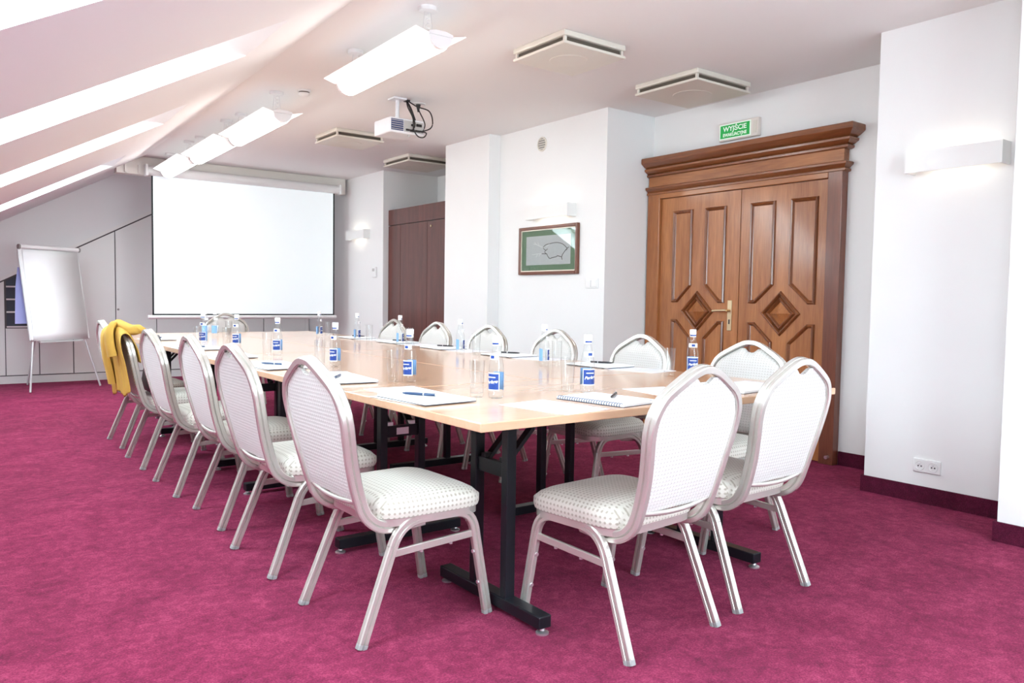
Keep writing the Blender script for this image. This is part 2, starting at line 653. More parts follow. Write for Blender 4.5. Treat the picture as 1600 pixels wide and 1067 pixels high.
MB().box(XL, 4.53, -0.012, 0, 0.088, 0.099).build('plinth_gap', 'gap_shade', cup)
MB().prism([(-0.9, -0.005, 0.10), (4.52, -0.005, 0.10), (4.52, -0.005, 2.458), (2.996, -0.005, 2.458), (-0.9, -0.005, diag(-0.9) + .008)], (0, 0.005, 0)).build('carcass', 'gap_shade', cup)  # dark backing sheet added so the gaps between doors look shaded
DX = [(-0.9, -0.1), (-0.1, 0.775), (1.117, 1.48), (1.48, 1.957), (1.957, 2.44), (2.44, 3.15), (3.15, 3.85), (3.85, 4.52)]
for k, (a, b) in enumerate(DX):
    g = 0.006
    a += g
    b -= g
    xs = [a, b]
    if a < 2.996 < b:
        xs = [a, 2.996, b]
    top = [(x, -0.022, diag(x) - .014) for x in reversed(xs)]
    if top[-1][2] < 0.12:
        continue
    MB().prism([(a, -0.022, 0.10), (b, -0.022, 0.10)] + top, (0, 0.022, 0)).build('door', 'cupboard_white', cup)
# open shelf bay and its lower door
MB().box(0.779, 1.113, -0.022, 0, 0.10, 0.655).build('door', 'cupboard_white', cup)
MB().prism([(0.79, -0.006, 0.68), (1.117, -0.006, 0.68), (1.117, -0.006, diag(1.117) - .02), (0.79, -0.006, diag(0.79) - .02)], (0, 0.006, 0)).build('shelf_back', 'shelf_dark', cup)
for z in (0.665, 0.84, 0.99, 1.14):
    MB().box(0.79, 1.117, -0.03, -0.006, z, z + 0.018).build('shelf', 'cupboard_white', cup)
MB().lathe([(0.013, 0), (0.013, 0.012)], 12, (1.985, -0.034, 0.885), 'Y').build('lock', 'hole_grey', cup)
mb = MB()
mb.prism([(XL, -0.022, diag(XL) + .004), (2.996, -0.022, diag(2.996) + .004), (2.996, -0.022, diag(2.996) + .05), (XL, -0.022, diag(XL) + .05)], (0, 0.022, 0))
mb.build('slanted_trim', 'cupboard_white', cup)

# ------------------------------------------------------------------ wardrobe in the niche
wd = thing('built_in_wardrobe', 'dark brown fitted wardrobe with flat doors in the far niche', 'wardrobe', (4.60, 0, 0))
MB().box(0.025, 0.5, 6.896, 8.694, 0.0, 2.15).build('carcass', 'gap_shade', wd)
MB().box(0.0, 0.025, 6.896, 8.694, 1.966, 2.152).build('header_panel', 'wardrobe_wood', wd)
for a, b in ((8.39, 8.694), (7.765, 8.39), (7.14, 7.765), (6.896, 7.14)):
    d = MB().box(0.0, 0.025, a + .003, b - .003, 0.04, 1.958).build('door', 'wardrobe_wood', wd)
MB().lathe([(0.012, 0), (0.012, 0.008)], 10, (-0.008, 7.68, 1.90), 'X').build('lock', 'brass', wd)

# ------------------------------------------------------------------ projection screen
sc = thing('projection_screen', 'large pulled down white projection screen hanging from ceiling beam', 'screen', (0, 9.66, 0))
MB().box(1.75, 4.49, 0.03, 0.16, 2.43, 2.632).build('mounting_beam', 'beam_beige', sc, bevel=.004)
prof = [(0.055 * math.cos(t * PI / 8), 0.055 * math.sin(t * PI / 8)) for t in range(16)]
MB().sweep(prof, [(2.06, -0.025, 2.475), (4.36, -0.025, 2.475)], Vector((0, 0, 1))).build('roller_housing', 'screen_case', sc, smooth=40)
for x in (2.03, 4.36):
    MB().box(x, x + .03, -.085, .03, 2.41, 2.54).build('end_cap', 'screen_case', sc, bevel=.01)
MB().box(2.115, 4.29, -0.030, -0.026, 0.862, 2.46).build('cloth', 'screen_cloth_glow', sc)
MB().box(2.096, 2.115, -0.030, -0.026, 0.845, 2.46).build('border', 'screen_black', sc)
MB().box(4.29, 4.309, -0.030, -0.026, 0.845, 2.46).build('border', 'screen_black', sc)
MB().box(2.115, 4.29, -0.030, -0.026, 0.845, 0.862).build('border', 'screen_black', sc)
MB().sweep([(a * .4, b * .4) for a, b in prof], [(2.05, -0.028, 0.824), (4.335, -0.028, 0.824)], Vector((0, 0, 1))).build('bottom_bar', 'screen_case', sc, smooth=40)
for x in (1.83, 1.97):
    MB().box(x, x + .02, 0.0, 0.03, 2.44, 2.53).build('bracket', 'beam_beige', sc)

# ------------------------------------------------------------------ double door
XD = 4.962
dr = thing('double_door', 'carved brown wooden double door with heavy cornice and brass handle', 'door', (XD - .004, 0, 0))
# frame
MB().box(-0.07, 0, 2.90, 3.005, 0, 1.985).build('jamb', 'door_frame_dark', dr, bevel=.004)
MB().box(-0.07, 0, 4.515, 4.645, 0, 1.985).build('jamb', 'door_wood', dr, bevel=.004)
MB().box(-0.07, 0, 3.005, 4.515, 1.935, 1.985).build('head', 'door_wood_across', dr, bevel=.004)
MB().box(-0.060, 0, 2.90, 4.645, 1.985, 2.165).build('frieze', 'door_wood_across', dr)


def cornice(name, prof, y0, y1, mat):
    """profile (projection, z) returned round both ends"""
    m = MB()
    rings = []
    for p, z in prof:
        rings.append([(0, y0 - p, z), (-p, y0 - p, z), (-p, y1 + min(p, .012), z), (0, y1 + min(p, .012), z)])
    i = len(m.v)
    for rg in rings:
        m.v += rg
    for k in range(len(rings) - 1):
        for j in range(4):
            l = (j + 1) % 4
            m.f.append((i + 4 * k + j, i + 4 * k + l, i + 4 * k + 4 + l, i + 4 * k + 4 + j))
    m.f.append((i + 3, i + 2, i + 1, i))
    n = i + 4 * (len(rings) - 1)
    m.f.append((n, n + 1, n + 2, n + 3))
    return m.build(name, mat, dr)


cornice('lower_moulding', [(.060, 1.968), (.078, 1.974), (.078, 1.988), (.066, 1.993), (.078, 2.004), (.094, 2.016), (.096, 2.030), (.088, 2.036), (.062, 2.040)], 2.96, 4.64, 'door_moulding_across')
cornice('cornice', [(.062, 2.118), (.080, 2.124), (.082, 2.138), (.068, 2.144), (.086, 2.152), (.110, 2.168), (.112, 2.182), (.094, 2.188), (.116, 2.200), (.146, 2.222), (.152, 2.230), (.152, 2.262), (.146, 2.268), (.02, 2.272)], 2.945, 4.64, 'door_moulding_across')
# leaves
def moulding(parent, pts, closed=True):
    n = len(pts)
    c = Vector((0, sum(p[0] for p in pts) / n, sum(p[1] for p in pts) / n))
    base = [(-0.043, p[0], p[1]) for p in pts]
    w = 0.017

    def inset(d):
        out = []
        for k in range(n):
            a, b, e_ = [Vector((pts[j % n][0], pts[j % n][1])) for j in (k - 1, k, k + 1)]
            u, v = (b - a).normalized(), (e_ - b).normalized()
            n1, n2 = Vector((-u.y, u.x)), Vector((-v.y, v.x))
            bis = (n1 + n2)
            bis = bis / max(bis.dot(n1), 0.2)
            out.append(b + bis * d)
        return out
    area = sum(pts[k][0] * pts[(k + 1) % n][1] - pts[(k + 1) % n][0] * pts[k][1] for k in range(n))
    sg = 1 if area > 0 else -1
    prof = [(0, -0.043), (0.003, -0.056), (0.010, -0.064), (0.018, -0.060), (0.024, -0.050), (0.030, -0.043)]
    m = MB()
    i = 0
    for d, x in prof:
        for q in inset(sg * d):
            m.v.append((x, q.x, q.y))
    for r_ in range(len(prof) - 1):
        for k in range(n):
            l = (k + 1) % n
            m.f.append((r_ * n + k, r_ * n + l, (r_ + 1) * n + l, (r_ + 1) * n + k))
    return m.build('panel_moulding', 'door_moulding', parent)


ZM = 1.015
for y0, y1, yc in ((3.008, 3.716, 3.355), (3.722, 4.512, 4.113)):
    lf = MB().box(-0.045, -0.01, y0, y1, 0.008, 1.932).build('door_leaf', 'door_wood', dr)
    hw = 0.275 if y0 < 3.5 else 0.265
    for sgn in (1, -1):
        yo, yi = yc + sgn * hw, yc + sgn * 0.062
        for up in (1, -1):
            zt = 1.825 if up > 0 else 0.16
            pts = [(yo, zt), (yi, zt), (yi, ZM + up * 0.205), (yo - sgn * .06, ZM + up * 0.068), (yo, ZM + up * 0.068)]
            moulding(lf, pts)
    rr = 0.163
    moulding(lf, [(yc - rr, ZM), (yc, ZM - rr), (yc + rr, ZM), (yc, ZM + rr)])
    moulding(lf, [(yc - rr * .74, ZM), (yc, ZM - rr * .74), (yc + rr * .74, ZM), (yc, ZM + rr * .74)])
    m = MB()
    q = 0.088
    ring = [(-.046, yc - q, ZM), (-.046, yc, ZM - q), (-.046, yc + q, ZM), (-.046, yc, ZM + q)]
    apex = (-.092, yc, ZM)
    for k in range(4):
        m.quad(ring[k], ring[(k + 1) % 4], apex)
    m.quad(*ring)
    m.build('diamond_boss', 'door_wood', lf)
# handle on the left leaf
hd = MB().box(-0.052, -0.045, 3.775, 3.815, 0.875, 1.105).build('handle_plate', 'brass', dr, bevel=.003)
MB().tube([(-0.052, 3.795, 1.028), (-0.095, 3.795, 1.028)], .009, 10).build('handle_spindle', 'brass', hd)
MB().tube(catmull([(-0.095, 3.79, 1.028), (-0.10, 3.82, 1.028), (-0.10, 3.87, 1.026), (-0.098, 3.92, 1.022)], 3), .009, 10).build('lever', 'brass', hd, smooth=50)
MB().box(-0.0535, -0.052, 3.789, 3.801, 0.925, 0.96).build('keyhole', 'outlet_hole', hd)
MB().lathe([(0.012, 0), (0.010, .03), (0, .034)], 12, (-0.104, 2.93, 0.055), 'X').build('door_stop', 'zinc', dr)

# exit sign above the door
es = thing('exit_sign', 'green emergency exit sign with white lettering above the wooden door', 'sign', (4.962, 3.785, 2.385))
MB().box(-0.035, 0, -0.185, 0.175, -0.068, 0.068).build('case', 'sign_case', es, bevel=.006)
MB().box(-0.038, -0.035, -0.120, 0.165, -0.056, 0.056).build('white_panel', 'sign_white', es)
MB().box(-0.040, -0.038, -0.110, 0.155, -0.048, 0.048).build('green_panel', 'sign_green', es)
MB().box(-0.039, -0.035, -0.170, -0.140, -0.045, 0.045).build('battery_cover', 'cream_plastic', es)
for txt, size, z in (('WYJŚCIE', 0.050, 0.017), ('EWAKUACYJNE', 0.033, -0.027)):
    me = text_mesh(txt, size, 0.0, 0, 0.0012)
    wdt = max(v.co.x for v in me.vertices) - min(v.co.x for v in me.vertices)
    k = 0.215 / wdt
    for v in me.vertices:
        v.co = Vector((-0.0408, 0.022 - v.co.x * k, z + v.co.y))
    o = bpy.data.objects.new('lettering', me)
    me.materials.append(MATS['sign_white'])
    COL.objects.link(o)
    o.parent = es

# ------------------------------------------------------------------ things on the right-hand walls
pc = thing('framed_picture', 'framed ink picture of a bare branch in green mount and brown frame', 'picture', (4.42, 5.37, 1.525))
PW, PH = 0.405, 0.214


def rim(name, x0, x1, w0, h0, w1, h1, mat, par):
    m = MB()
    m.box(x0, x1, -w0, -w1, -h0, h0).box(x0, x1, w1, w0, -h0, h0).box(x0, x1, -w1, w1, h1, h0).box(x0, x1, -w1, w1, -h0, -h1)
    return m.build(name, mat, par)


for y0, y1, z0, z1 in ((-PW, -PW + .028, -PH, PH), (PW - .028, PW, -PH, PH), (-PW + .028, PW - .028, PH - .028, PH), (-PW + .028, PW - .028, -PH, -PH + .028)):
    MB().box(-.032, 0, y0, y1, z0, z1).build('frame_rail', 'frame_brown', pc, bevel=.006)
rim('inner_slip', -.022, -.004, PW - .028, PH - .028, PW - .037, PH - .037, 'frame_cream', pc)
MB().box(-.014, -.004, -PW + .037, PW - .037, -PH + .037, PH - .037).build('mount_board', 'mat_green', pc)
MB().box(-.016, -.014, -0.305, 0.305, -0.128, 0.128).build('print', 'print_grey', pc)
br = [[(.02, -.005), (.06, .02), (.03, .045), (-.04, .055), (-.12, .06), (-.20, .045), (-.26, .005), (-.25, -.01)],
      [(-.255, .0), (-.23, -.02), (-.20, -.05), (-.19, -.065), (-.14, -.055), (-.12, -.062), (-.06, -.07), (-.03, -.075), (.0, -.05), (.01, -.035), (.08, -.03)],
      [(.01, -.035), (.04, -.015), (.0, .01)], [(-.19, -.065), (-.20, -.09)], [(-.26, .005), (-.285, .015)]]
for b_ in br:
    m = MB()
    p = [(-.0165, y, z) for y, z in b_]
    m.sweep([(-.003, 0), (.003, 0), (.003, .0008), (-.003, .0008)], catmull(p, 4), Vector((-1, 0, 0)))
    m.build('branch', 'ink', pc)
for b_ in ([(.05, .02), (.10, .035), (.16, .055), (.20, .06)], [(.08, -.03), (.14, -.028), (.22, -.035)], [(.12, .04), (.14, .075)], [(.14, -.03), (.16, -.06)],
           [(-.03, .055), (.02, .03)], [(.16, .055), (.19, .08)], [(.10, -.03), (.12, -.055)]):
    m = MB()
    m.sweep([(-.003, 0), (.003, 0), (.003, .0008), (-.003, .0008)], [(-.0165, y, z) for y, z in b_], Vector((-1, 0, 0)))
    m.build('blossom_twig', 'chalk', pc)
MB().box(-.0215, -.0205, -PW + .03, PW - .03, -PH + .03, PH - .03).build('glass', 'picture_glass', pc)


def sconce(label, x, y0, y1, z0, z1, d):
    t = thing('wall_sconce', label, 'wall lamp', (x, (y0 + y1) / 2, z0), 0, 'white box sconces on the right wall')
    h = (y1 - y0) / 2
    z = z1 - z0
    MB().box(-d, -d + .010, -h, h, 0, z).build('front_panel', 'plaster', t)
    MB().box(-d + .010, 0, -h, -h + .012, 0, z).build('end_panel', 'plaster', t)
    MB().box(-d + .010, 0, h - .012, h, 0, z).build('end_panel', 'plaster', t)
    MB().box(-d + .010, -.0, -h + .012, h - .012, .03, .034).build('glass_tray', 'tumbler_glass', t)
    MB().tube([(-d * .5, -h * .62, z * .5), (-d * .5, h * .62, z * .5)], .011, 10).build('lamp_tube', 'sconce_glow', t)
    return t


sconce('white box sconce on the near pillar above the wall socket', 4.40, 1.705, 2.19, 1.805, 1.918, 0.10)
sconce('white box sconce directly above the framed picture', 4.42, 5.02, 5.60, 1.795, 1.905, 0.10)
sconce('white box sconce on the far wall next to the projection screen', 4.53, 9.05, 9.58, 1.825, 1.94, 0.09)

ot = thing('wall_socket', 'white double power socket low on the near pillar', 'socket', (4.40, 2.046, 0.208))
MB().box(-.012, 0, -.074, .074, -.038, .038).build('plate', 'white_plastic', ot, bevel=.005)
for y in (-.036, .036):
    s_ = MB().lathe([(.026, -.014), (.024, -.016), (.021, -.013), (.021, -.0125)], 24, (0, y, 0), 'X', cap=False).build('socket', 'white_plastic', ot, smooth=40)
    MB().lathe([(.0215, -.0122), (.0215, -.0128)], 20, (0, y, 0), 'X').build('recess', 'plinth_white', s_)
    for k in (-.008, .008):
        MB().lathe([(.0042, -.0128), (.0042, -.0134)], 8, (0, y + k, -.003), 'X').build('pin_hole', 'outlet_hole', s_)
    MB().lathe([(.004, -.012), (.003, -.024), (0, -.025)], 8, (0, y, .010), 'X').build('earth_pin', 'zinc', s_)

lsw = thing('light_switch', 'white light switch plate below the framed picture', 'switch', (4.42, 4.80, 1.228))
MB().box(-.010, 0, -.075, .075, -.040, .040).build('plate', 'white_plastic', lsw, bevel=.004)
for y in (-.036, .036):
    MB().box(-.016, -.010, y - .028, y + .028, -.028, .028).build('rocker', 'white_plastic', lsw, bevel=.002)
th = thing('wall_thermostat', 'small white control unit on the wall beside the dark wardrobe', 'thermostat', (4.53, 8.90, 1.40))
MB().box(-.028, 0, -.05, .05, -.065, .065).build('case', 'white_plastic', th, bevel=.008)
MB().box(-.030, -.028, -.03, .03, .01, .045).build('display', 'projector_grey', th)
vt = thing('air_vent', 'small round slatted air vent high on the wall above the picture', 'vent', (4.42, 5.487, 2.462))
MB().lathe([(.064, 0), (.064, -.008), (.052, -.010), (.052, -.003)], 24, (0, 0, 0), 'X', cap=False).build('rim', 'cream_plastic', vt, smooth=40)
MB().lathe([(.053, 0), (.053, -.002)], 20, (0, 0, 0), 'X').build('backing', 'hole_grey', vt)
for k in range(-2, 3):
    z = k * .020
    w_ = math.sqrt(.052 ** 2 - z * z)
    MB().bar((-.006, -w_, z), (-.006, w_, z), .004, .007).build('slat', 'cream_plastic', vt)

# ------------------------------------------------------------------ ceiling fittings
def ceiling_unit(label, cx, cy, w):
    t = thing('ceiling_air_unit', label, 'air conditioner', (cx, cy, ZC), 0, 'square ceiling air units')
    h = w / 2
    MB().box(-h, h, -h, h, -.034, 0).build('upper_frame', 'cream_plastic', t, bevel=.008)
    MB().box(-h + .025, h - .025, -h + .025, h - .025, -.066, -.034).build('intake', 'grille_dark', t)
    for sx in (-1, 1):
        for sy in (-1, 1):
            x, y = sx * (h - .02), sy * (h - .02)
            MB().box(x - .008, x + .008, y - .008, y + .008, -.062, -.034).build('corner_post', 'cream_plastic', t)
    MB().box(-h, h, -h, h, -.080, -.062).build('lower_panel', 'cream_plastic', t, bevel=.006)
    MB().lathe([(w * .24, -.0802), (w * .235, -.0825), (w * .21, -.0815), (0, -.0815)], 28).build('fan_disc', 'cream_plastic', t, smooth=30)


ceiling_unit('cream square ceiling air unit above the near right half of the table', 3.20, 3.73, 0.49)
ceiling_unit('large cream ceiling air unit in front of the exit sign', 4.40, 3.78, 0.57)
ceiling_unit('cream square ceiling air unit beyond the projector', 3.30, 7.04, 0.49)
ceiling_unit('large cream ceiling air unit above the dark wardrobe niche', 4.48, 7.78, 0.57)


def hanging_lamp(label, y0, y1, cords=(0.12, 0.88)):
    L = y1 - y0
    t = thing('hanging_lamp', label, 'ceiling lamp', (2.20, (y0 + y1) / 2, 2.45), R(-1.6), 'row of hanging linear lamps')
    h = L / 2
    body = MB()
    pr = [(-.0755, .0005), (-.07, .014), (-.03, .024), (.03, .024), (.07, .014), (.0755, .0005)]
    low = [(.075 * math.cos(a), -.072 * math.sin(a)) for a in [PI * k / 12 for k in range(13)]]
    # rounded diffuser
    body.sweep(low, [(0, -h + .045, 0), (0, h - .045, 0)], Vector((0, 0, 1)))
    body.build('diffuser', 'lamp_glow', t, smooth=40)
    for s_ in (-1, 1):
        MB().prism([(s_ * .075, -h, .004), (s_ * .150, -h, .022), (s_ * .150, -h, .018), (s_ * .075, -h, -.004)], (0, L, 0)).build('wing', 'wing_glow', t)
        e_ = MB()
        e_.sweep([(a * .92, b * .92) for a, b in low], [(0, s_ * (h - .046), 0), (0, s_ * (h - .005), 0)], Vector((0, 0, 1)))
        e_.build('end_cap', 'lamp_metal', t, smooth=40)
    MB().sweep(pr, [(0, -h, 0), (0, h, 0)], Vector((0, 0, 1))).build('housing', 'lamp_metal', t, smooth=30)
    for c in cords:
        y = -h + c * L
        MB().lathe([(.05, ZC - 2.45), (.05, ZC - 2.45 - .022), (.03, ZC - 2.45 - .026)], 16, (0, y, 0)).build('canopy', 'lamp_metal', t, smooth=30)
        for x in (-.03, .03):
            MB().tube([(x, y, .05), (x * .6, y, ZC - 2.45 - .02)], .0014, 5).build('suspension_wire', 'zinc', t)
    # coiled flex
    pts = [(.012 * math.cos(k * .9), -h + cords[0] * L + .012 * math.sin(k * .9), .05 + k * .0038) for k in range(30)]
    MB().tube(pts, .0022, 5).build('flex', 'lamp_metal', t)


hanging_lamp('glowing linear ceiling lamp nearest the camera, hanging alone', 3.56, 4.78)
hanging_lamp('glowing linear ceiling lamp, first of the three set end to end', 5.80, 7.00)
hanging_lamp('glowing linear ceiling lamp, middle of the three set end to end', 7.03, 8.23)
hanging_lamp('glowing linear ceiling lamp, last before the projection screen', 8.26, 9.40)

sd = thing('smoke_detector', 'small white round smoke detector on the ceiling between the lamps', 'smoke detector', (2.33, 5.76, ZC))
MB().lathe([(.05, 0), (.05, -.012), (.044, -.014)], 20).build('base', 'white_plastic', sd, smooth=40)
MB().lathe([(.040, -.014), (.040, -.022)], 20).build('slot', 'grille_dark', sd)
MB().lathe([(.044, -.022), (.043, -.03), (.03, -.042), (0, -.045)], 20).build('dome', 'white_plastic', sd, smooth=40)

# projector
pj = thing('projector', 'white ceiling projector with black cables looping behind it', 'projector', (2.985, 5.35, 2.335))
MB().box(-.150, .150, .0, .26, 0, .115).build('body', 'projector_white', pj, bevel=.012)
MB().box(-.138, -.035, -.004, .0, .018, .10).build('vent_panel', 'vent_blue', pj)
for k in range(5):
    MB().box(-.136, -.037, -.007, -.004, .024 + k * .016, .029 + k * .016).build('vent_slat', 'projector_grey', pj)
MB().box(-.028, .138, -.004, .0, .015, .10).build('connector_panel', 'projector_grey', pj)
for x, z, w_, h_ in ((-.015, .03, .03, .014), (.02, .028, .034, .016), (.065, .03, .04, .016), (.105, .032, .03, .014), (.075, .075, .045, .02), (.03, .07, .016, .016)):
    MB().box(x, x + w_, -.012, -.004, z - h_ / 2, z + h_ / 2).build('plug', 'black_rubber', pj)
MB().lathe([(.035, .26), (.035, .285), (.028, .285), (.02, .275), (0, .275)], 20, (.05, 0, .06), 'Y').build('lens', 'black_rubber', pj, smooth=40)
MB().lathe([(.006, -.012), (.012, 0)], 10, (0.03, .03, 0)).build('foot', 'projector_grey', pj)
MB().tube([(.0, .16, .115), (.0, .16, .285)], .016, 12).build('mount_pole', 'projector_white', pj)
MB().box(-.055, .055, .105, .215, .283, .298).build('ceiling_plate', 'projector_white', pj, bevel=.004)
MB().box(-.045, .045, .115, .205, .115, .124).build('mount_plate', 'projector_white', pj)
cb = [[(.085, .17, .299), (.09, .10, .22), (.088, .02, .10), (.085, -.012, .075)],
      [(.085, .17, .299), (.06, .06, .20), (.055, -.02, .08), (.04, -.012, .03)],
      [(.085, .17, .299), (.05, .08, .22), (.03, -.03, .12), (.028, -.05, .03), (.06, -.06, -.02), (.11, -.06, -.02), (.15, -.03, .02), (.125, -.012, .032)],
      [(.09, .17, .299), (.13, .08, .24), (.19, .0, .20), (.205, -.03, .12), (.18, -.04, .06), (.115, -.012, .03)],
      [(.215, .21, .297), (.213, .20, .25), (.20, .08, .12), (.13, -.012, .035)]]
for p in cb:
    MB().tube(catmull(p, 6), .005, 7).build('cable', 'black_rubber', pj, smooth=60)
MB().lathe([(.03, .299), (.026, .289), (0, .288)], 14, (.086, .17, 0)).build('cable_grommet', 'black_rubber', pj, smooth=40)
MB().lathe([(.06, .299), (.055, .294), (0, .293)], 18, (.215, .21, 0)).build('ceiling_rose', 'white_plastic', pj, smooth=40)
MB().lathe([(.020, .293), (.009, .25), (.006, .235), (0, .235)], 12, (.215, .21, 0)).build('cable_plug', 'black_rubber', pj, smooth=40)

# ------------------------------------------------------------------ tables
ZT = 0.74


def table(label, x0, x1, y0, y1, long_axis, inset, plate=False, inset2=None):
    cx, cy = (x0 + x1) / 2, (y0 + y1) / 2
    t = thing('folding_table', label, 'table', (cx, cy, 0), 0, 'folding tables pushed together')
    lx, ly = (x1 - x0) / 2, (y1 - y0) / 2
    g = .0015
    top = MB().box(-lx + g, lx - g, -ly + g, ly - g, ZT - .027, ZT).build('tabletop', 'beech', t, bevel=.003)
    Lh, Wh = (lx, ly) if long_axis == 'X' else (ly, lx)

    def P(a, b, z):                       # a along the long axis, b across
        return (a, b, z) if long_axis == 'X' else (b, a, z)
    for s in (-1, 1):
        a = s * (Lh - (inset if s < 0 or inset2 is None else inset2))
        fb = MB().bar(P(a, -.305, .042), P(a, .305, .042), .052, .042).build('foot_bar', 'black_steel', t, bevel=.004)
        for b in (-.29, .29):
            p = P(a, b, 0)
            MB().lathe([(.022, 0), (.022, .006), (.010, .012), (.008, .022)], 12, p).build('glide', 'zinc', fb, smooth=40)
        for b in (-.095, .095):
            MB().bar(P(a, b, .06), P(a, b, ZT - .027), .04, .034, up=P(0, 1, 0)).build('leg', 'black_steel', t, bevel=.003)
        MB().bar(P(a, -.08, .50), P(a, .08, .50), .02, .05).build('crossbar', 'black_steel', t)
        for b in (-.055, .055):
            MB().bar(P(a - s * .012, b, .515), P(a - s * .20, b, ZT - .03), .03, .014).build('brace', 'black_steel', t)
            MB().bar(P(a - s * .012, b - .012, .525), P(a - s * .012, b + .012, .525), .03, .03).build('hinge', 'zinc' if plate else 'black_steel', t)
        MB().bar(P(a - s * .05, 0, ZT - .05), P(a - s * .30, 0, ZT - .05), .05, .045).build('folding_box', 'black_steel', t)
        if plate and s < 0:
            MB().bar(P(a - .0112, -.03, .50), P(a - .0112, .03, .50), .002, .03).build('maker_plate', 'zinc', t)
    return t


XT0, XTM, XT1 = 1.245, 2.145, 3.045
table('beech folding table nearest the camera, set crosswise at the near end', XT0, XT1, 1.80, 2.67, 'X', .355, inset2=.32)
table('beech folding table, first lengthwise one on the skylight side', XT0, XTM, 2.67, 4.67, 'Y', .40, plate=True)
table('beech folding table, first lengthwise one on the wooden door side', XTM, XT1, 2.67, 4.67, 'Y', .40)
table('beech folding table, second lengthwise one on the skylight side', XT0 + .04, XTM + .05, 4.673, 6.60, 'Y', .30, inset2=.225)
table('beech folding table, second lengthwise one on the wooden door side', XTM + .053, XT1 + .05, 4.673, 6.60, 'Y', .30, inset2=.225)
table('beech folding table farthest from the camera, set crosswise near the screen', XT0 + .06, XT1 + .06, 6.603, 7.52, 'X', .33)

# ------------------------------------------------------------------ banquet chairs
GRO = [(-.0165, -.008), (-.0135, -.0115), (-.0035, -.0115), (0, -.0055), (.0035, -.0115), (.0135, -.0115), (.0165, -.008),
       (.0165, .008), (.0135, .0115), (.0035, .0115), (0, .0055), (-.0035, .0115), (-.0135, .0115), (-.0165, .008)]
BPROF = [(-.0085, -.020), (-.0115, -.016), (-.0115, -.005), (-.0060, -.0015), (-.0115, .002), (-.0115, .016), (-.0085, .020),
         (.0085, .020), (.0115, .016), (.0115, .002), (.0060, -.0015), (.0115, -.005), (.0115, -.016), (.0085, -.020)]


